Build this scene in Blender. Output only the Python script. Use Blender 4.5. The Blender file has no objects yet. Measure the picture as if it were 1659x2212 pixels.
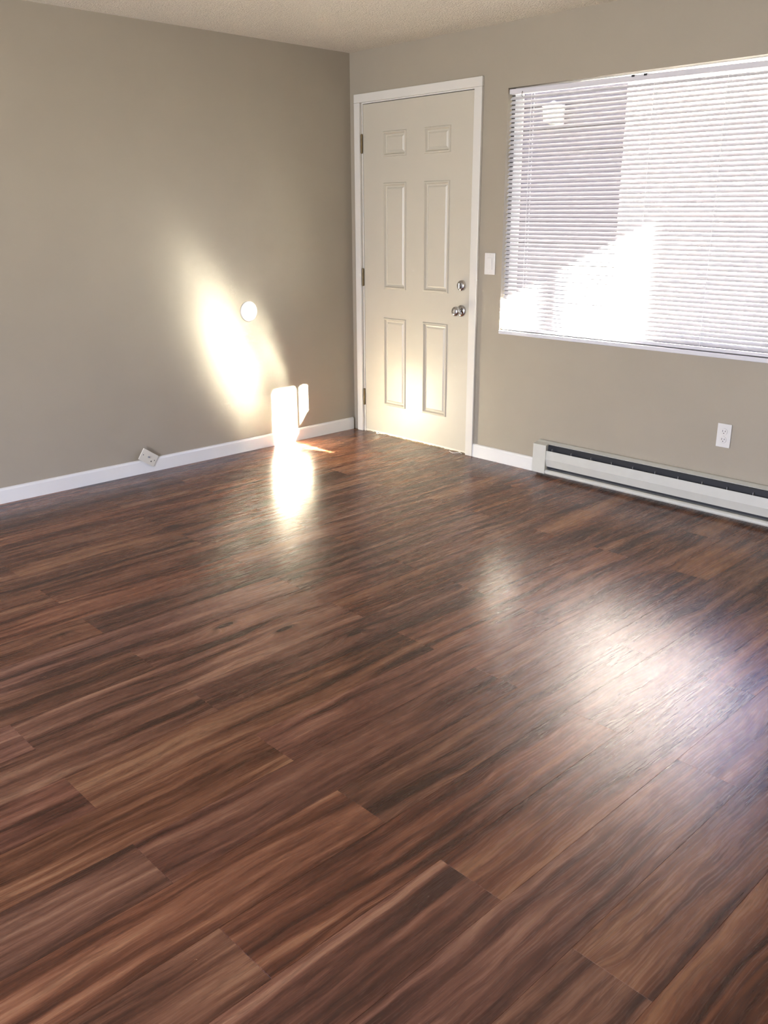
import bpy, bmesh, math, random
from mathutils import Vector, Matrix

random.seed(7)
SC = bpy.context.scene
COL = SC.collection

# ------------------------------------------------------------------ camera
F_PX, YAW, PITCH, ROLL = 1901.8, -0.8061, 0.3215, -0.0039
CAM = Vector((4.4698, -4.0101, 1.3799))
fw = Vector((math.sin(YAW) * math.cos(PITCH), math.cos(YAW) * math.cos(PITCH), -math.sin(PITCH)))
rt = Vector((math.cos(YAW), -math.sin(YAW), 0))
up = rt.cross(fw)
cr_, sr_ = math.cos(ROLL), math.sin(ROLL)
rt, up = cr_ * rt + sr_ * up, -sr_ * rt + cr_ * up
cd = bpy.data.cameras.new('camera')
cam = bpy.data.objects.new('camera', cd)
COL.objects.link(cam)
cd.sensor_fit = 'HORIZONTAL'
cd.sensor_width = 36.0
cd.lens = F_PX / 1659.0 * 36.0
cd.clip_start = 0.02
cam.matrix_world = Matrix(((rt.x, up.x, -fw.x, CAM.x), (rt.y, up.y, -fw.y, CAM.y),
                           (rt.z, up.z, -fw.z, CAM.z), (0, 0, 0, 1)))
SC.camera = cam

# ------------------------------------------------------------------ sky, sun, exposure
SC.view_settings.view_transform = 'Standard'
SC.view_settings.look = 'None'
SC.view_settings.gamma = 1.0
SC.view_settings.use_curve_mapping = False
SC.view_settings.exposure = 0.0
SC.cycles.use_denoising = True
SC.cycles.use_adaptive_sampling = False
SC.cycles.use_guiding = True
SC.cycles.guiding_training_samples = 32
SC.cycles.max_bounces = 7
SC.cycles.diffuse_bounces = 3
SC.cycles.glossy_bounces = 4
SC.cycles.transparent_max_bounces = 16
SC.cycles.sample_clamp_indirect = 0.0
SC.cycles.blur_glossy = 0.0

W = bpy.data.worlds.new('sky')
SC.world = W
W.use_nodes = True
wn = W.node_tree.nodes
bg = wn['Background']
SUN_DIR = Vector((-1.0, -0.330, -0.474)).normalized()      # the way the light travels
stc = wn.new('ShaderNodeTexCoord')
ssep = wn.new('ShaderNodeSeparateXYZ')
sky = wn.new('ShaderNodeValToRGB')                          # clear sky: pale at the horizon, blue above
for e_, (p_, c_) in zip([sky.color_ramp.elements[0], sky.color_ramp.elements[1], sky.color_ramp.elements.new(0.25), sky.color_ramp.elements.new(0.55)],
                        [(0.0, (0.90, 0.92, 1.0)), (1.0, (0.13, 0.22, 0.62)), (0.25, (0.48, 0.60, 1.0)), (0.55, (0.22, 0.35, 1.0))]):
    e_.position = p_
    e_.color = (*c_, 1)
W.node_tree.links.new(stc.outputs['Generated'], ssep.inputs[0])
W.node_tree.links.new(ssep.outputs[2], sky.inputs['Fac'])
W.node_tree.links.new(sky.outputs[0], bg.inputs[0])
bg.inputs[1].default_value = 13.0

sl = bpy.data.lights.new('sun', 'SUN')
sl.energy = 1900.0
sl.angle = math.radians(0.55)
sl.color = (1.0, 0.94, 0.84)
sun = bpy.data.objects.new('sun', sl)
sun.rotation_euler = SUN_DIR.to_track_quat('-Z', 'Y').to_euler()
sun.location = (10, 4, 6)
COL.objects.link(sun)

# fill lamp added behind the camera to brighten the room
al = bpy.data.lights.new('back_fill', 'AREA')
al.shape = 'RECTANGLE'
al.size, al.size_y = 2.3, 2.0
al.energy = 64.0
al.color = (1.0, 0.97, 0.92)
alo = bpy.data.objects.new('back_fill', al)
alo.location = (2.6, -6.10, 1.04)
alo.rotation_euler = (math.radians(90), 0, 0)
COL.objects.link(alo)
# portal over the blind window, so that the sky is sampled through it
pl = bpy.data.lights.new('window_portal', 'AREA')
pl.shape = 'RECTANGLE'
pl.size, pl.size_y = 1.80, 1.25
pl.cycles.is_portal = True
plo = bpy.data.objects.new('window_portal', pl)
plo.location = (2.149, 0.145, 1.40)
plo.rotation_euler = (math.radians(-90), 0, 0)
COL.objects.link(plo)


# ------------------------------------------------------------------ helpers
def new_mat(name):
    m = bpy.data.materials.new(name)
    m.use_nodes = True
    nt = m.node_tree
    return m, nt, nt.nodes, nt.links, nt.nodes['Principled BSDF']


def plain(name, color, rough=0.5, metal=0.0, var=0.04, scale=8.0, bump=0.0, bscale=200.0, spec=0.5):
    m, nt, N, L, P = new_mat(name)
    P.inputs['Roughness'].default_value = rough
    P.inputs['Metallic'].default_value = metal
    P.inputs['Specular IOR Level'].default_value = spec
    tc = N.new('ShaderNodeTexCoord')
    nz = N.new('ShaderNodeTexNoise')
    nz.inputs['Scale'].default_value = scale
    nz.inputs['Detail'].default_value = 4
    L.new(tc.outputs['Object'], nz.inputs['Vector'])
    rp = N.new('ShaderNodeValToRGB')
    rp.color_ramp.elements[0].position = 0.3
    rp.color_ramp.elements[1].position = 0.7
    rp.color_ramp.elements[0].color = [c * (1 - var) for c in color] + [1]
    rp.color_ramp.elements[1].color = [min(1, c * (1 + var)) for c in color] + [1]
    L.new(nz.outputs['Fac'], rp.inputs['Fac'])
    L.new(rp.outputs['Color'], P.inputs['Base Color'])
    if bump:
        n2 = N.new('ShaderNodeTexNoise')
        n2.inputs['Scale'].default_value = bscale
        n2.inputs['Detail'].default_value = 3
        L.new(tc.outputs['Object'], n2.inputs['Vector'])
        b = N.new('ShaderNodeBump')
        b.inputs['Strength'].default_value = bump
        b.inputs['Distance'].default_value = 0.002
        L.new(n2.outputs['Fac'], b.inputs['Height'])
        L.new(b.outputs['Normal'], P.inputs['Normal'])
    return m


def tag(o, label=None, cat=None, group=None, kind=None):
    if label: o['label'] = label
    if cat: o['category'] = cat
    if group: o['group'] = group
    if kind: o['kind'] = kind
    return o


def obj(name, bm, m, parent=None, loc=(0, 0, 0), rot=(0, 0, 0), smooth=False):
    bmesh.ops.recalc_face_normals(bm, faces=bm.faces[:])
    me = bpy.data.meshes.new(name)
    bm.to_mesh(me)
    bm.free()
    if smooth:
        for p in me.polygons: p.use_smooth = True
    if m: me.materials.append(m)
    o = bpy.data.objects.new(name, me)
    COL.objects.link(o)
    o.location = loc
    o.rotation_euler = rot
    if parent: o.parent = parent
    return o


def empty(name, loc=(0, 0, 0), rot=(0, 0, 0)):
    o = bpy.data.objects.new(name, None)
    COL.objects.link(o)
    o.location = loc
    o.rotation_euler = rot
    return o


def add_box(bm, x0, x1, y0, y1, z0, z1, bev=0.0, seg=1):
    g = bmesh.ops.create_cube(bm, size=1.0)
    vs = g['verts']
    for v in vs:
        v.co = Vector(((x0 + x1) / 2 + v.co.x * (x1 - x0), (y0 + y1) / 2 + v.co.y * (y1 - y0),
                       (z0 + z1) / 2 + v.co.z * (z1 - z0)))
    if bev:
        es = list({e for v in vs for e in v.link_edges})
        bmesh.ops.bevel(bm, geom=es, offset=bev, segments=seg, profile=0.5, affect='EDGES')
    return bm


def box(x0, x1, y0, y1, z0, z1, bev=0.0, seg=1):
    return add_box(bmesh.new(), x0, x1, y0, y1, z0, z1, bev, seg)


def lathe(prof, n=32):
    """profile [(radius, height)] turned about z, closed with caps at both ends"""
    bm = bmesh.new()
    rings = []
    for r, h in prof:
        rings.append([bm.verts.new((r * math.cos(2 * math.pi * k / n), r * math.sin(2 * math.pi * k / n), h)) for k in range(n)])
    for a, b in zip(rings, rings[1:]):
        for k in range(n):
            bm.faces.new((a[k], a[(k + 1) % n], b[(k + 1) % n], b[k]))
    bm.faces.new(rings[0])
    bm.faces.new(rings[-1])
    return bm


def prism_x(prof, x0, x1):
    """closed (y, z) outline swept along x"""
    bm = bmesh.new()
    a = [bm.verts.new((x0, y, z)) for y, z in prof]
    b = [bm.verts.new((x1, y, z)) for y, z in prof]
    n = len(prof)
    for k in range(n):
        bm.faces.new((a[k], a[(k + 1) % n], b[(k + 1) % n], b[k]))
    bm.faces.new(a)
    bm.faces.new(b)
    return bm


def tube(pts, r, n=8):
    bm = bmesh.new()
    rings = []
    for i, p in enumerate(pts):
        p = Vector(p)
        t = (Vector(pts[min(i + 1, len(pts) - 1)]) - Vector(pts[max(i - 1, 0)])).normalized()
        u = t.orthogonal().normalized()
        if i and abs(t.dot(prev_u)) < 0.95:
            u = (prev_u - t * prev_u.dot(t)).normalized()
        prev_u = u
        v = t.cross(u)
        rings.append([bm.verts.new(p + r * (math.cos(2 * math.pi * k / n) * u + math.sin(2 * math.pi * k / n) * v)) for k in range(n)])
    for a, b in zip(rings, rings[1:]):
        for k in range(n):
            bm.faces.new((a[k], a[(k + 1) % n], b[(k + 1) % n], b[k]))
    bm.faces.new(rings[0])
    bm.faces.new(rings[-1])
    return bm


def wall_y(xs, zs, holes, y0, y1):
    """one connected wall between y0 and y1 with rectangular openings (cells of the xs x zs grid)"""
    bm = bmesh.new()
    V = {}
    def v(i, j, k):
        if (i, j, k) not in V:
            V[(i, j, k)] = bm.verts.new((xs[i], (y0, y1)[k], zs[j]))
        return V[(i, j, k)]
    solid = lambda i, j: 0 <= i < len(xs) - 1 and 0 <= j < len(zs) - 1 and (i, j) not in holes
    for i in range(len(xs) - 1):
        for j in range(len(zs) - 1):
            if not solid(i, j): continue
            for k in (0, 1):
                bm.faces.new((v(i, j, k), v(i + 1, j, k), v(i + 1, j + 1, k), v(i, j + 1, k)))
            if not solid(i - 1, j): bm.faces.new((v(i, j, 0), v(i, j + 1, 0), v(i, j + 1, 1), v(i, j, 1)))
            if not solid(i + 1, j): bm.faces.new((v(i + 1, j, 0), v(i + 1, j + 1, 0), v(i + 1, j + 1, 1), v(i + 1, j, 1)))
            if not solid(i, j - 1): bm.faces.new((v(i, j, 0), v(i + 1, j, 0), v(i + 1, j, 1), v(i, j, 1)))
            if not solid(i, j + 1): bm.faces.new((v(i, j + 1, 0), v(i + 1, j + 1, 0), v(i + 1, j + 1, 1), v(i, j + 1, 1)))
    return bm


# ------------------------------------------------------------------ materials
M_WALL = plain('beige_wall_paint', (0.365, 0.318, 0.243), 0.55, var=0.02, scale=3.0, bump=0.12, bscale=260, spec=0.35)
M_CEIL = plain('textured_ceiling', (0.74, 0.68, 0.56), 0.9, var=0.10, scale=130.0, bump=0.0, spec=0.2)
M_TRIM = plain('white_trim_paint', (0.68, 0.65, 0.58), 0.32, var=0.015, scale=5.0)
M_BASE = plain('white_baseboard_paint', (0.76, 0.745, 0.70), 0.32, var=0.015, scale=5.0)
M_DOOR = plain('cream_door_paint', (0.54, 0.495, 0.395), 0.36, var=0.015, scale=4.0)
M_PLASTIC = plain('white_plastic', (0.70, 0.675, 0.63), 0.35, var=0.01)
M_ALMOND = plain('almond_plastic', (0.70, 0.66, 0.55), 0.38, var=0.02)
M_SLOT = plain('dark_slot', (0.02, 0.02, 0.02), 0.6)
M_CHROME = plain('satin_chrome', (0.62, 0.62, 0.63), 0.13, metal=1.0, var=0.02)
M_BRONZE = plain('aged_brass', (0.20, 0.15, 0.08), 0.38, metal=0.9, var=0.2, scale=60)
M_SLAT = plain('white_slat_enamel', (0.50, 0.485, 0.495), 0.25, var=0.01, spec=0.012)
M_CORD = plain('white_cord', (0.85, 0.84, 0.82), 0.8, var=0.02)
M_RAIL = plain('blind_rail_enamel', (0.66, 0.64, 0.66), 0.35, var=0.01)
M_SILL = plain('window_sill_paint', (0.66, 0.65, 0.66), 0.35, var=0.02)
M_HEAT = plain('heater_enamel', (0.58, 0.57, 0.50), 0.42, var=0.03, scale=14)
M_HEAT_IN = plain('heater_painted_shade', (0.014, 0.0145, 0.017), 0.6)  # near black: the shade inside the heater is put into the colour
M_FIN = plain('heater_fin_metal', (0.35, 0.35, 0.36), 0.5, metal=0.6)
M_VINYLF = plain('window_frame_aluminium', (0.07, 0.065, 0.06), 0.5)
M_ASPH = plain('grey_asphalt', (0.035, 0.0345, 0.036), 0.95, var=0.1, scale=4, spec=0.04)
M_CONC = plain('pale_concrete', (0.12, 0.118, 0.115), 0.9, var=0.08, scale=3, bump=0.3, bscale=60, spec=0.06)
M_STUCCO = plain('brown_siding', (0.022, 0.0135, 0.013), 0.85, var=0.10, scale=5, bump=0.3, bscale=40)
M_SOFFIT = plain('overhang_paint', (0.16, 0.13, 0.12), 0.8, var=0.05)
M_LEAF = plain('pale_green_leaves', (0.17, 0.20, 0.09), 0.7, var=0.3, scale=6)
M_BARK = plain('grey_bark', (0.16, 0.13, 0.10), 0.9, var=0.2, scale=12)


def ceiling_bump(m):
    nt = m.node_tree
    N, L = nt.nodes, nt.links
    P = N['Principled BSDF']
    tc = N.new('ShaderNodeTexCoord')
    vo = N.new('ShaderNodeTexVoronoi')
    vo.inputs['Scale'].default_value = 120
    nz = N.new('ShaderNodeTexNoise')
    nz.inputs['Scale'].default_value = 45
    nz.inputs['Detail'].default_value = 6
    ad = N.new('ShaderNodeMath')
    ad.operation = 'SUBTRACT'
    b = N.new('ShaderNodeBump')
    b.inputs['Strength'].default_value = 0.9
    b.inputs['Distance'].default_value = 0.006
    L.new(tc.outputs['Object'], vo.inputs['Vector'])
    L.new(tc.outputs['Object'], nz.inputs['Vector'])
    L.new(nz.outputs['Fac'], ad.inputs[0])
    L.new(vo.outputs['Distance'], ad.inputs[1])
    L.new(ad.outputs[0], b.inputs['Height'])
    L.new(b.outputs['Normal'], P.inputs['Normal'])


ceiling_bump(M_CEIL)


def glass_mat():
    m, nt, N, L, P = new_mat('window_glass')
    N.remove(P)
    tr = N.new('ShaderNodeBsdfTransparent')
    tr.inputs[0].default_value = (0.93, 0.95, 0.94, 1)
    gl = N.new('ShaderNodeBsdfGlossy')
    gl.inputs['Roughness'].default_value = 0.02
    lw = N.new('ShaderNodeLayerWeight')
    lw.inputs['Blend'].default_value = 0.5
    pw = N.new('ShaderNodeMath')
    pw.operation = 'POWER'
    pw.inputs[1].default_value = 5.0
    fr = N.new('ShaderNodeMath')
    fr.operation = 'MULTIPLY_ADD'
    fr.inputs[1].default_value = 0.9
    fr.inputs[2].default_value = 0.04
    L.new(lw.outputs['Facing'], pw.inputs[0])
    L.new(pw.outputs[0], fr.inputs[0])
    mx = N.new('ShaderNodeMixShader')
    L.new(fr.outputs[0], mx.inputs[0])
    L.new(tr.outputs[0], mx.inputs[1])
    L.new(gl.outputs[0], mx.inputs[2])
    L.new(mx.outputs[0], N['Material Output'].inputs['Surface'])
    return m


M_GLASS = glass_mat()


def plank_mat():
    m, nt, N, L, P = new_mat('acacia_vinyl_plank')
    def math_(op, a, b=None, c=None):
        n = N.new('ShaderNodeMath')
        n.operation = op
        for k, s in enumerate((a, b, c)):
            if s is None: continue
            if isinstance(s, (int, float)): n.inputs[k].default_value = s
            else: L.new(s, n.inputs[k])
        return n.outputs[0]
    def ramp(fac, stops, interp='LINEAR'):
        n = N.new('ShaderNodeValToRGB')
        r = n.color_ramp
        r.interpolation = interp
        while len(r.elements) < len(stops): r.elements.new(0.5)
        for e, (p, c) in zip(r.elements, stops):
            e.position = p
            e.color = (*c, 1) if len(c) == 3 else c
        L.new(fac, n.inputs['Fac'])
        return n.outputs['Color']
    def mix(fac, a, b, mode='MIX'):
        n = N.new('ShaderNodeMix')
        n.data_type = 'RGBA'
        n.blend_type = mode
        for s, i in ((fac, 0), (a, 6), (b, 7)):
            if isinstance(s, (int, float)): n.inputs[i].default_value = s
            elif isinstance(s, tuple): n.inputs[i].default_value = (*s, 1)
            else: L.new(s, n.inputs[i])
        return n.outputs[2]
    def noise(vec, scale, detail=3, rough=0.5, dist=0.0):
        n = N.new('ShaderNodeTexNoise')
        n.inputs['Scale'].default_value = scale
        n.inputs['Detail'].default_value = detail
        n.inputs['Roughness'].default_value = rough
        n.inputs['Distortion'].default_value = dist
        L.new(vec, n.inputs['Vector'])
        return n.outputs['Fac']
    def vec(x, y, z):
        n = N.new('ShaderNodeCombineXYZ')
        for k, s in enumerate((x, y, z)):
            if isinstance(s, (int, float)): n.inputs[k].default_value = s
            else: L.new(s, n.inputs[k])
        return n.outputs[0]
    tc = N.new('ShaderNodeTexCoord')
    oi = N.new('ShaderNodeObjectInfo')
    sp = N.new('ShaderNodeSeparateXYZ')
    L.new(tc.outputs['Object'], sp.inputs[0])
    x, y = sp.outputs[0], sp.outputs[1]
    rnd = oi.outputs['Random']
    z = math_('MULTIPLY', rnd, 73.0)
    # wavy drift of the grain across the plank
    wav = noise(vec(math_('MULTIPLY', x, 3.0), math_('MULTIPLY', y, 2.2), z), 1.0, 3)
    xw = math_('ADD', x, math_('MULTIPLY', math_('SUBTRACT', wav, 0.5), 0.055))
    # knots: stretched cells, only some of them filled
    kv = N.new('ShaderNodeTexVoronoi')
    kv.inputs['Scale'].default_value = 1.0
    L.new(vec(math_('MULTIPLY', x, 7.0), math_('MULTIPLY', y, 2.1), math_('MULTIPLY', rnd, 311.0)), kv.inputs['Vector'])
    kd = kv.outputs['Distance']
    kc = N.new('ShaderNodeSeparateColor')
    L.new(kv.outputs['Color'], kc.inputs[0])
    has = math_('GREATER_THAN', kc.outputs[0], 0.62)
    halo = math_('MULTIPLY', has, math_('SUBTRACT', 1.0, math_('MINIMUM', math_('MULTIPLY', kd, 2.4), 1.0)))
    xk = math_('ADD', xw, math_('MULTIPLY', math_('MULTIPLY', halo, halo), 0.05))
    # broad bands of heartwood
    band = noise(vec(math_('MULTIPLY', xk, 19.0), math_('MULTIPLY', y, 1.1), z), 1.0, 4, 0.55, 0.35)
    # narrower streaks
    strk = noise(vec(math_('MULTIPLY', xk, 46.0), math_('MULTIPLY', y, 2.4), math_('ADD', z, 9.0)), 1.0, 4, 0.6, 0.25)
    # fine grain
    fine = noise(vec(math_('MULTIPLY', xk, 210.0), math_('MULTIPLY', y, 7.0), z), 1.0, 3, 0.6)
    pore = noise(vec(math_('MULTIPLY', xw, 420.0), math_('MULTIPLY', y, 26.0), z), 1.0, 2, 0.5)
    v = math_('ADD', math_('MULTIPLY', band, 0.70), math_('ADD', math_('MULTIPLY', strk, 0.30), math_('MULTIPLY', fine, 0.10)))
    col = ramp(v, [(0.44, PLANK[0]), (0.495, PLANK[1]), (0.55, PLANK[2]), (0.605, PLANK[3]), (0.665, PLANK[4])])
    # sharp dark veins
    vein = noise(vec(math_('MULTIPLY', xk, 24.0), math_('MULTIPLY', y, 1.7), math_('ADD', z, 31.0)), 1.0, 5, 0.6, 0.6)
    vm = math_('MULTIPLY', math_('SUBTRACT', 1.0, math_('MINIMUM', math_('MULTIPLY', math_('ABSOLUTE', math_('SUBTRACT', vein, 0.5)), 26.0), 1.0)), 0.38)
    col = mix(vm, col, PLANK[0])
    # knots
    ring = math_('SINE', math_('MULTIPLY', kd, 95.0))
    kcore = math_('MULTIPLY', has, math_('SUBTRACT', 1.0, math_('MINIMUM', math_('MULTIPLY', kd, 7.5), 1.0)))
    kcol = mix(math_('MULTIPLY', math_('ADD', ring, 1.0), 0.35), (0.020, 0.009, 0.006), PLANK[1])
    col = mix(math_('MINIMUM', math_('MULTIPLY', kcore, 2.0), 1.0), col, kcol)
    col = mix(math_('MULTIPLY', math_('LESS_THAN', pore, 0.36), 0.2), col, (0.020, 0.010, 0.008))
    # plank to plank tone
    hv = N.new('ShaderNodeHueSaturation')
    L.new(math_('MULTIPLY_ADD', rnd, 0.30, 0.85), hv.inputs['Value'])
    r2 = math_('FRACT', math_('MULTIPLY', rnd, 17.31))
    L.new(math_('MULTIPLY_ADD', r2, 0.14, 0.98), hv.inputs['Saturation'])
    L.new(math_('MULTIPLY_ADD', math_('FRACT', math_('MULTIPLY', rnd, 41.7)), 0.006, 0.497), hv.inputs['Hue'])
    L.new(col, hv.inputs['Color'])
    L.new(hv.outputs['Color'], P.inputs['Base Color'])
    L.new(math_('MULTIPLY_ADD', fine, 0.12, 0.21), P.inputs['Roughness'])
    P.inputs['Specular IOR Level'].default_value = 0.5
    b = N.new('ShaderNodeBump')
    b.inputs['Strength'].default_value = 0.15
    b.inputs['Distance'].default_value = 0.0008
    L.new(math_('ADD', math_('MULTIPLY', fine, 0.7), math_('MULTIPLY', pore, 0.6)), b.inputs['Height'])
    L.new(b.outputs['Normal'], P.inputs['Normal'])
    return m


PLANK = [(0.045, 0.0155, 0.0086), (0.086, 0.0312, 0.0167), (0.142, 0.0570, 0.0317), (0.202, 0.0890, 0.0500), (0.285, 0.1440, 0.0800)]
M_PLANK = plank_mat()

# ------------------------------------------------------------------ the room
H = 2.343
RX, RY = 5.6, -6.0
DL, DR, DT = 0.1149, 1.0181, 2.045           # door slab
WL, WR, WB, WT = 1.2484, 3.05, 0.775, 2.030  # window opening

xs = [-0.15, DL - 0.012, DR + 0.012, WL, WR, RX + 0.15]
zs = [-0.1, WB - 0.02, WT, DT + 0.012, H + 0.1]
holes = {(1, 0), (1, 1), (1, 2), (3, 1)}
wb = obj('wall_back', wall_y(xs, zs, holes, 0.0, 0.14), M_WALL)
tag(wb, 'beige painted wall holding the white door and the blind-covered window', 'wall', kind='structure')
wl = obj('wall_left', box(-0.15, 0.0, RY - 0.15, 0.0, -0.1, H + 0.1), M_WALL)
tag(wl, 'beige painted wall with the round white cover plate and sun streak', 'wall', kind='structure')
wr = obj('wall_right', box(RX, RX + 0.15, RY - 0.15, 0.0, -0.1, H + 0.1), M_WALL)
tag(wr, 'beige painted side wall opposite the sunlit one', 'wall', kind='structure')
wf = obj('wall_front', wall_y([0.0, 1.4, 3.8, RX], [-0.1, 0.0, 2.06, H + 0.1], {(1, 1)}, RY - 0.15, RY), M_WALL)  # opening made up to let the fill lamp shine in
tag(wf, 'beige painted wall with an opening added for the fill lamp, facing the white door', 'wall', kind='structure')
ce = obj('ceiling', box(-0.15, RX + 0.15, RY - 0.15, 0.14, H, H + 0.12), M_CEIL)
tag(ce, 'off-white ceiling with a sprayed popcorn texture', 'ceiling', kind='structure')

# floor: 7 inch by 48 inch planks along y, every second row staggered
fl = obj('floor', box(0.0, RX, RY, 0.0, -0.1, -0.006), M_SLOT)
tag(fl, 'glossy reddish brown wood plank floor', 'floor', kind='structure')
PW, PL = 0.178, 1.219
row0 = 2.834 - 16 * PW


def plank_bm(w, l):
    bm = box(-w / 2, w / 2, -l / 2, l / 2, -0.006, 0.0)
    top = [e for e in bm.edges if all(v.co.z > -0.001 for v in e.verts)]
    bmesh.ops.bevel(bm, geom=top, offset=0.0004, segments=1, affect='EDGES')
    return bm


cache = {}
for r in range(32):
    x0, x1 = row0 + r * PW, row0 + (r + 1) * PW
    x0, x1 = max(x0, 0.0), min(x1, RX)
    if x1 - x0 < 0.01: continue
    off = -2.037 if r % 2 == 0 else -2.780
    k0 = math.floor((RY - off) / PL)
    for k in range(k0, k0 + 8):
        y0, y1 = off + k * PL, off + (k + 1) * PL
        y0, y1 = max(y0, RY), min(y1, -0.001)
        if y1 - y0 < 0.02: continue
        w, l = x1 - x0 - 0.0002, y1 - y0 - 0.0002
        key = (round(w, 4), round(l, 4))
        if key in cache:
            o = cache[key].copy()
            COL.objects.link(o)
        else:
            o = obj('plank', plank_bm(w, l), M_PLANK, fl)
            cache[key] = o
        o.location = ((x0 + x1) / 2, (y0 + y1) / 2, 0.0)

# baseboards
BB = 0.080
prof = [(0.0, 0.0), (-0.013, 0.0), (-0.013, BB - 0.012), (-0.010, BB - 0.004), (-0.005, BB), (0.0, BB)]
b = obj('baseboard_back', prism_x(prof, 1.0830, 1.5700), M_BASE)
tag(b, 'short white baseboard between the door casing and the heater', 'baseboard', kind='structure')
bm = prism_x(prof, 0.0, 6.0 - 0.02)
bl = obj('baseboard_left', bm, M_BASE, loc=(0, -0.0, 0), rot=(0, 0, math.radians(-90)))
# outline swept along -y with its face toward +x
for v in bl.data.vertices:
    v.co.y = -v.co.y
bl.data.flip_normals()
tag(bl, 'long white baseboard under the sunlit beige wall', 'baseboard', kind='structure')
bl.location = (0, -0.019, 0)

# ------------------------------------------------------------------ door
tr1 = empty('trim_1', (DL, 0, 0))
tag(tr1, 'white painted casing boards around the door', 'door casing', kind='structure')


def child_box(name, x0, x1, y0, y1, z0, z1, mat, parent, bev=0.0, seg=1):
    p = parent.location
    return obj(name, box(x0 - p.x, x1 - p.x, y0 - p.y, y1 - p.y, z0 - p.z, z1 - p.z, bev, seg), mat, parent)


CO = 0.018
child_box('casing_board', 0.0513, 0.1010, -CO, -0.0002, 0.0, 2.0550, M_TRIM, tr1, 0.003, 2)
child_box('casing_board', 1.0280, 1.0826, -CO, -0.0002, 0.0, 2.0550, M_TRIM, tr1, 0.003, 2)
child_box('casing_board', 0.0513, 1.0826, -CO, -0.0002, 2.0552, 2.1048, M_TRIM, tr1, 0.003, 2)

d1 = empty('door_1', (DL, 0.0, 0.0))
tag(d1, 'closed cream six-panel entry door with brass hinges', 'door', kind='structure')
# frame in the opening: jambs with a stop behind the slab
for x0, x1 in ((DL - 0.012, DL - 0.003), (DR + 0.003, DR + 0.012)):
    child_box('jamb', x0, x1, 0.0005, 0.1395, 0.0, DT + 0.012, M_TRIM, d1)
child_box('jamb', DL - 0.003, DR + 0.003, 0.0005, 0.1395, DT + 0.004, DT + 0.012, M_TRIM, d1)
for x0, x1 in ((DL - 0.003, DL + 0.012), (DR - 0.012, DR + 0.003)):
    child_box('door_stop', x0, x1, 0.0465, 0.060, 0.0, DT + 0.004, M_TRIM, d1)
child_box('door_stop', DL + 0.012, DR - 0.012, 0.0465, 0.060, DT - 0.012, DT + 0.004, M_TRIM, d1)
child_box('threshold', DL - 0.003, DR + 0.003, 0.002, 0.1395, 0.0, 0.0065, M_BRONZE, d1)

PX = [(0.294, 0.494), (0.642, 0.848)]
PZ = [(0.205, 0.775), (0.955, 1.590), (1.738, 1.882)]
dxs = [DL, PX[0][0], PX[0][1], PX[1][0], PX[1][1], DR]
dzs = [0.012, PZ[0][0], PZ[0][1], PZ[1][0], PZ[1][1], PZ[2][0], PZ[2][1], DT]
dh = {(i, j) for i in (1, 3) for j in (1, 3, 5)}
bm = wall_y([x - DL for x in dxs], dzs, dh, 0.002, 0.045)
obj('slab', bm, M_DOOR, d1)


def panel_bm(x0, x1, z0, z1):
    """moulded panel: bead round the edge, a groove, then the raised field"""
    steps = [(0.0, 0.002), (0.004, -0.004), (0.011, -0.005), (0.019, 0.007), (0.026, 0.009), (0.036, 0.003)]
    bm = bmesh.new()
    rings = []
    for ins, y in steps:
        rings.append([bm.verts.new(p) for p in ((x0 + ins, y, z0 + ins), (x1 - ins, y, z0 + ins), (x1 - ins, y, z1 - ins), (x0 + ins, y, z1 - ins))])
    for a, b_ in zip(rings, rings[1:]):
        for k in range(4):
            bm.faces.new((a[k], a[(k + 1) % 4], b_[(k + 1) % 4], b_[k]))
    bm.faces.new(rings[-1])
    back = [bm.verts.new(p) for p in ((x0, 0.045, z0), (x1, 0.045, z0), (x1, 0.045, z1), (x0, 0.045, z1))]
    for k in range(4):
        bm.faces.new((rings[0][k], rings[0][(k + 1) % 4], back[(k + 1) % 4], back[k]))
    bm.faces.new(back)
    return bm


for (x0, x1) in PX:
    for (z0, z1) in PZ:
        obj('panel', panel_bm(x0 - DL, x1 - DL, z0, z1), M_DOOR, d1)
# ragged sweep along the bottom edge
bm = bmesh.new()
n = 60
top, bot = [], []
for k in range(n + 1):
    xx = (DR - DL - 0.004) * k / n + 0.002
    top.append(bm.verts.new((xx, 0.0005, 0.016)))
    bot.append(bm.verts.new((xx, -0.001 - 0.003 * random.random(), 0.0035 + 0.006 * random.random())))
for k in range(n):
    bm.faces.new((top[k], top[k + 1], bot[k + 1], bot[k]))
o = obj('door_sweep', bm, M_ALMOND, d1)
sm_ = o.modifiers.new('thickness', 'SOLIDIFY')
sm_.thickness = 0.0012
for z in (1.822, 1.020, 0.236):
    h = obj('hinge', lathe([(0.0035, -0.056), (0.0065, -0.053), (0.0065, 0.053), (0.0035, 0.056)], 14), M_BRONZE, d1, (-0.0055, -0.0075, z))
    h['label'] = 'aged brass hinge knuckle'
    obj('hinge_leaf', box(-0.0135, 0.0035, 0.0045, 0.0062, -0.0505, 0.0505), M_BRONZE, h)
R90 = (math.radians(90), 0, 0)
kb = obj('door_knob', lathe([(0.004, 0.010), (0.011, 0.011), (0.0125, 0.020), (0.014, 0.028), (0.022, 0.033), (0.0275, 0.040), (0.0295, 0.048),
                             (0.0285, 0.056), (0.024, 0.063), (0.015, 0.067), (0.004, 0.068)], 36), M_CHROME, d1, (0.958 - DL, 0.0, 0.862), R90, True)
kb['label'] = 'round satin chrome door knob'
obj('rosette', lathe([(0.034, -0.001), (0.034, 0.003), (0.031, 0.007), (0.022, 0.011), (0.006, 0.012)], 36), M_CHROME, kb, smooth=True)
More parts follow.
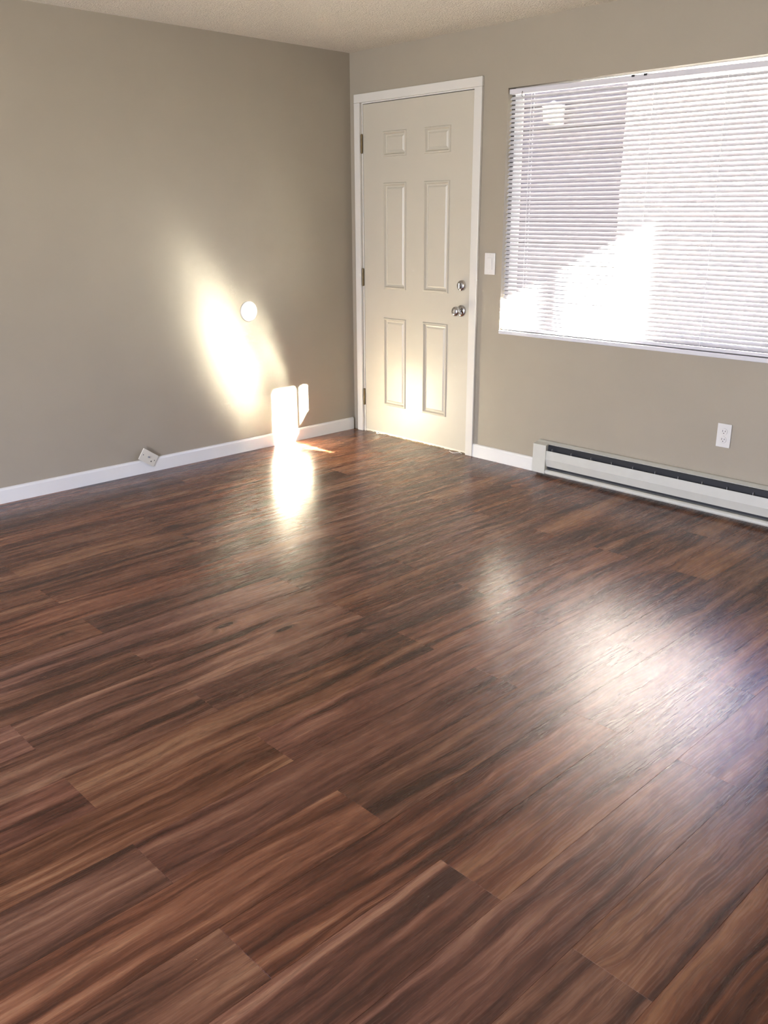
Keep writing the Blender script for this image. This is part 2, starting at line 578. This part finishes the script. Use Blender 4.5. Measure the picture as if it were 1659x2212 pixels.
db = obj('deadbolt', lathe([(0.031, -0.001), (0.031, 0.006), (0.028, 0.013), (0.018, 0.016), (0.004, 0.0165)], 36), M_CHROME, d1, (0.956 - DL, 0.0, 1.006), R90, True)
db['label'] = 'satin chrome deadbolt'
obj('thumb_turn', box(-0.005, 0.005, -0.017, 0.017, 0.0155, 0.031, 0.003, 2), M_CHROME, db)

# ------------------------------------------------------------------ window
w1 = empty('window_1', (WL, 0.0, WB))
tag(w1, 'wide sliding window behind the white mini blind', 'window', kind='structure')
child_box('sill', WL, WR, -0.010, 0.0365, WB - 0.02, WB, M_SILL, w1, 0.003, 2)
fy0, fy1 = 0.037, 0.105
child_box('frame_bar', WL, WL + 0.022, fy0, fy1, WB - 0.02, WT, M_VINYLF, w1)
child_box('frame_bar', WR - 0.022, WR, fy0, fy1, WB - 0.02, WT, M_VINYLF, w1)
child_box('frame_bar', WL + 0.022, WR - 0.022, fy0, fy1, WB - 0.02, WB + 0.022, M_VINYLF, w1)
child_box('frame_bar', WL + 0.022, WR - 0.022, fy0, fy1, WT - 0.006, WT, M_TRIM, w1)
XM = 2.86
child_box('meeting_stile', XM - 0.018, XM + 0.018, fy0 + 0.005, fy1 - 0.005, WB + 0.022, WT - 0.006, M_VINYLF, w1)
child_box('pane', WL + 0.022, XM - 0.018, 0.080, 0.083, WB + 0.022, WT - 0.006, M_GLASS, w1)
child_box('pane', XM + 0.018, WR - 0.022, 0.080, 0.083, WB + 0.022, WT - 0.006, M_GLASS, w1)

# mini blind
BY = 0.023
bd = empty('window_blind', (WL + 0.004, BY, WB))
tag(bd, 'white horizontal mini blind with tilted slats inside the window opening', 'blind')
BW = WR - WL - 0.008
TILT = math.radians(42.0)
SW, ARC = 0.025, math.radians(13)
RAD = SW / (2 * ARC)


def slat_bm():
    bm = bmesh.new()
    n = 14                                   # flat facets: thin shells shade wrongly when smoothed
    A, B = [], []
    for k in range(n + 1):
        a = -ARC + 2 * ARC * k / n
        yy, zz = RAD * math.sin(a), RAD * math.cos(a) - RAD
        # room side (-y) lower
        c, s = math.cos(TILT), math.sin(TILT)
        for t, lst in ((0.0, A), (-0.00025, B)):
            y_ = (RAD + t) * math.sin(a)
            z_ = (RAD + t) * math.cos(a) - RAD
            p = (y_ * c - z_ * s, y_ * s + z_ * c)
            lst.append((bm.verts.new((0, *p)), bm.verts.new((BW, *p))))
    for k in range(n):
        for lst in (A, B):
            bm.faces.new((lst[k][0], lst[k + 1][0], lst[k + 1][1], lst[k][1]))
    for k in (0, n):
        bm.faces.new((A[k][0], A[k][1], B[k][1], B[k][0]))
    for side in (0, 1):
        bm.faces.new([A[k][side] for k in range(n + 1)] + [B[k][side] for k in range(n, -1, -1)])
    return bm


rail_drop = 0.0120
z0s, z1s, ns = 0.034, 1.207, 55
s0 = None
for k in range(ns):
    t = k / (ns - 1)
    if s0 is None:
        s0 = obj('slat', slat_bm(), M_SLAT, bd)
        o = s0
    else:
        o = s0.copy()
        COL.objects.link(o)
    o.location = (0, 0, z0s + (z1s - z0s) * t)
    o.rotation_euler = (random.uniform(-0.02, 0.02), rail_drop * t + random.uniform(-0.0006, 0.0006), 0)
hr = obj('head_rail', box(0.0, BW, -0.018, 0.018, 0.0, 0.025, 0.002), M_RAIL, bd, (0, 0, 1.224), (0, rail_drop, 0))
br = obj('bottom_rail', box(0.0, BW, -0.012, 0.012, 0.003, 0.019, 0.004, 2), M_RAIL, bd)
for xx in (0.142, 0.848, 1.205, 1.560):
    for yy in (-0.0128, 0.0128):
        zt = 1.226 - rail_drop * xx
        obj('ladder_cord', tube([(xx, yy, 0.016), (xx, yy, zt)], 0.0009, 6), M_CORD, bd)
obj('tilt_hook', tube([(0.088, -0.020, 1.232), (0.088, -0.024, 1.222), (0.088, -0.024, 1.210), (0.088, -0.019, 1.206)], 0.0018, 6), M_SLOT, bd)
for xx in (0.735, 0.80):
    obj('rail_clip', box(xx - 0.008, xx + 0.008, -0.0195, 0.0, 0.018, 0.0275), M_SLOT, bd, (0, 0, 1.224 - rail_drop * xx))

# ------------------------------------------------------------------ baseboard heater
HX0, HX1 = 1.576, 3.46
ht = empty('baseboard_heater', (HX0, 0.0, 0.0))
tag(ht, 'long cream electric baseboard heater below the window', 'heater')
LN = HX1 - HX0
obj('back_panel', prism_x([(-0.001, 0.0), (-0.012, 0.0), (-0.012, 0.184), (-0.036, 0.180), (-0.038, 0.184), (-0.014, 0.194), (-0.001, 0.194)], 0.0, LN), M_HEAT, ht)
obj('dark_core_filler', box(0.0865, LN - 0.0865, -0.046, -0.0125, 0.046, 0.1795), M_HEAT_IN, ht)  # core enlarged as a dark block, painting the slot's shade
obj('front_cover', prism_x([(-0.0600, 0.151), (-0.0625, 0.151), (-0.0665, 0.103), (-0.0535, 0.0595), (-0.0520, 0.0605), (-0.0645, 0.1015)], 0.0865, LN - 0.0865), M_HEAT, ht)
lip = []
for k in range(9):
    a = math.radians(150 - 190 * k / 8)
    lip.append((-0.055 - 0.013 * math.sin(a) * 1.0, 0.034 + 0.013 * math.cos(a) * -1.0))
lip_prof = [(-0.0125, 0.028), (-0.046, 0.039), (-0.054, 0.042), (-0.061, 0.040), (-0.067, 0.034), (-0.069, 0.027), (-0.067, 0.021), (-0.061, 0.017), (-0.0125, 0.015)]
obj('bottom_lip', prism_x(lip_prof, 0.0865, LN - 0.0865), M_HEAT, ht, smooth=False)
for x0, x1 in ((0.0, 0.086), (LN - 0.086, LN)):
    obj('end_cap', prism_x([(-0.0405, 0.1865), (-0.0665, 0.180), (-0.0705, 0.020), (-0.060, 0.014), (-0.0125, 0.014), (-0.0125, 0.1838), (-0.0360, 0.1798), (-0.0385, 0.1842)], x0, x1), M_HEAT, ht)
nb = 14
for k in range(nb):
    xx = 0.12 + (LN - 0.24) * k / (nb - 1)
    obj('fin_bracket', box(xx - 0.0011, xx + 0.0011, -0.0585, -0.0462, 0.140, 0.163), M_FIN, ht)

# ------------------------------------------------------------------ wall plates
def face_back(name, loc, label, cat, group=None):
    return tag(empty(name, loc), label, cat, group)


sw = face_back('light_switch', (1.166, -0.0005, 1.1365), 'white rocker light switch beside the door casing', 'switch')
obj('cover_plate', box(-0.0375, 0.0375, -0.0065, 0.0, -0.0590, 0.0590, 0.003, 2), M_PLASTIC, sw)
obj('rocker', box(-0.0165, 0.0165, -0.0105, -0.0050, -0.0335, 0.0335, 0.002, 2), M_PLASTIC, sw, rot=(math.radians(3.0), 0, 0))
for z in (-0.048, 0.048):
    obj('screw', lathe([(0.0032, 0.0), (0.0032, 0.0072), (0.002, 0.0078)], 12), M_PLASTIC, sw, (0, 0, z), R90)

ou = face_back('wall_outlet', (2.637, -0.0005, 0.3930), 'white duplex outlet on the beige wall above the heater', 'outlet')
obj('cover_plate', box(-0.0350, 0.0350, -0.0060, 0.0, -0.0575, 0.0575, 0.003, 2), M_PLASTIC, ou)
for z in (0.0195, -0.0195):
    f = obj('receptacle', lathe([(0.0165, 0.0), (0.0165, 0.0075), (0.0155, 0.0085)], 24), M_PLASTIC, ou, (0, 0, z), R90)
    for xx, hh in ((-0.0062, 0.0045), (0.0062, 0.0036)):
        obj('slot', box(xx - 0.0011, xx + 0.0011, 0.003 - hh, 0.003 + hh, 0.0080, 0.0089), M_SLOT, f)
    obj('ground_hole', lathe([(0.0024, 0.0080), (0.0024, 0.0089)], 10), M_SLOT, f, (0, -0.0075, 0))
obj('screw', lathe([(0.0030, 0.0), (0.0030, 0.0066), (0.0018, 0.0072)], 12), M_PLASTIC, ou, (0, 0, 0), R90)

RX90 = (0, math.radians(90), 0)
dc = obj('round_cover_plate', lathe([(0.061, 0.0), (0.061, 0.003), (0.059, 0.0055), (0.052, 0.0070), (0.006, 0.0078)], 48), M_PLASTIC,
         None, (0.0005, -0.845, 0.854), RX90, True)
tag(dc, 'round blank white cover disc on the beige wall left of the door', 'cover plate')
dc.data.set_sharp_from_angle(angle=math.radians(40))

# crooked cable plate hanging off the wall over the baseboard
cp = tag(empty('cable_plate', (0.0215, -1.606, 0.0905)), 'crooked off-white cable wall plate hanging loose over the long baseboard', 'wall plate')
ang = math.radians(-34.6)
cp.rotation_euler = (ang, 0, 0)          # the plate's long side runs along its local y
cp.rotation_euler.rotate_axis('Z', math.radians(4))
obj('plate', box(-0.003, 0.003, -0.0570, 0.0570, -0.0350, 0.0350, 0.0015, 1), M_ALMOND, cp)
for yy in (-0.041, 0.043):
    obj('screw_hole', lathe([(0.0028, 0.0), (0.0028, 0.0034)], 10), M_SLOT, cp, (0, yy, 0), RX90)
cx = obj('coax_jack', lathe([(0.0050, 0.0), (0.0050, 0.005), (0.0038, 0.005), (0.0038, 0.012), (0.0024, 0.012)], 14), M_FIN, cp, (0, -0.003, 0.002), RX90)
obj('cable_hole', lathe([(0.0040, 0.0), (0.0040, 0.0035)], 12), M_SLOT, cp, (0, 0.025, -0.013), RX90)
obj('wall_box_stub', box(-0.020, -0.003, -0.022, 0.020, 0.0, 0.026), M_SLOT, cp)

# loose thread by the door's corner
th = obj('loose_thread', tube([(0.900, -0.018, 0.0016), (0.925, -0.030, 0.0016), (0.950, -0.036, 0.0022), (0.972, -0.030, 0.005), (0.985, -0.018, 0.0075), (0.998, -0.012, 0.0016)], 0.0015, 6), M_CORD)
tag(th, 'short pale loose thread on the floor at the foot of the door', 'thread')

# ------------------------------------------------------------------ outside the window
gd = obj('ground', box(-30, 30, 0.145, 60, -0.30, -0.15), M_ASPH)
tag(gd, 'sunlit grey asphalt yard outside the window', 'ground', kind='structure')
wk = obj('walkway', box(-3.0, 6.5, 0.142, 1.30, -0.149, -0.03), M_CONC)
tag(wk, 'concrete walkway along the outer wall', 'walkway', kind='structure')
ov = obj('sun_block_slab', box(-3.0, 4.2, 0.142, 1.26, 2.33, 2.55), M_SOFFIT)  # out of view, added so its edge bounds the sunlit area from above
tag(ov, 'unseen slab added over the window to keep sun off the upper blind', 'overhang', kind='structure')
sw_ = obj('sun_block_wall', box(4.2, 4.32, 0.142, 0.700, -0.03, 2.55), M_STUCCO)  # out of view, added to end the sunlit area on the right
tag(sw_, 'unseen brown wall stub added to cut off the sun on the right', 'wall', kind='structure')
pp = obj('sun_block_post', box(4.145, 4.195, 0.862, 0.902, -0.03, 2.33), M_SOFFIT)  # out of view, added to cast the gap between the two sun patches
tag(pp, 'unseen slim square post added to split the sun patch', 'post', kind='structure')

nb_ = empty('neighbouring_building', (-6.0, 5.0, -0.15))
tag(nb_, 'dark brown apartment wing seen through the left of the blind', 'building')
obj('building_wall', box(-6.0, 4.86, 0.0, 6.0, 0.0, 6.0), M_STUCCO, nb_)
obj('building_roof', box(-6.2, 5.06, -0.2, 6.2, 6.0, 6.25), M_SOFFIT, nb_)
# siding boards on the face toward the window
sb = None
for k in range(24):
    if sb is None:
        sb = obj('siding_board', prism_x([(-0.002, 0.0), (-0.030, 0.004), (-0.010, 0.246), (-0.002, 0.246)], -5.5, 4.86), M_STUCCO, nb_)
        o = sb
    else:
        o = sb.copy()
        COL.objects.link(o)
    o.location = (0, 0, 0.25 * k)


def tree(name, x, y, hgt, rad, label):
    t = tag(empty(name, (x, y, -0.15)), label, 'tree')
    obj('trunk', tube([(0, 0, 0), (0.05, 0.03, hgt * 0.35), (0.0, 0.08, hgt * 0.7)], 0.14, 10), M_BARK, t)
    rng = random.Random(name + str(x))
    bm = bmesh.new()
    for k in range(1500):
        d = Vector((rng.gauss(0, 1), rng.gauss(0, 1), rng.gauss(0, 1))).normalized() * rad * rng.random() ** 0.4
        c = d + Vector((0, 0, hgt * 0.72))
        a = Vector((rng.gauss(0, 1), rng.gauss(0, 1), rng.gauss(0, 1))).normalized()
        b_ = a.orthogonal().normalized()
        s = rng.uniform(0.07, 0.14)
        bm.faces.new([bm.verts.new(c + q) for q in (a * s * 1.6, b_ * s * 0.6, -a * s * 1.6, -b_ * s * 0.6)])
    f = obj('foliage', bm, M_LEAF, t)
    f['kind'] = 'stuff'


tree('tree', -6.3, 17.0, 5.2, 2.0, 'pale tree beyond the yard, glimpsed through the blind beside the brown building')

# porch lantern on the brown building
ml, nt_, N_, L_, P_ = new_mat('lit_lantern_glass')
P_.inputs['Base Color'].default_value = (0.8, 0.7, 0.4, 1)
P_.inputs['Emission Color'].default_value = (1.0, 0.86, 0.45, 1)
P_.inputs['Emission Strength'].default_value = 4.0
wlp = tag(empty('wall_lantern', (-1.98, 4.968, 2.39)), 'pale yellow lit porch lantern on the brown building, glimpsed through the blind', 'lamp')
obj('back_plate', box(-0.06, 0.06, -0.020, 0.0, -0.03, 0.20, 0.004), M_SOFFIT, wlp)
obj('lamp_glass', lathe([(0.070, 0.0), (0.105, 0.02), (0.120, 0.15), (0.100, 0.17)], 8), ml, wlp, (0, -0.135, 0.0))
obj('lamp_cap', lathe([(0.130, 0.171), (0.130, 0.180), (0.03, 0.225), (0.01, 0.235)], 8), M_SOFFIT, wlp, (0, -0.135, 0.0))
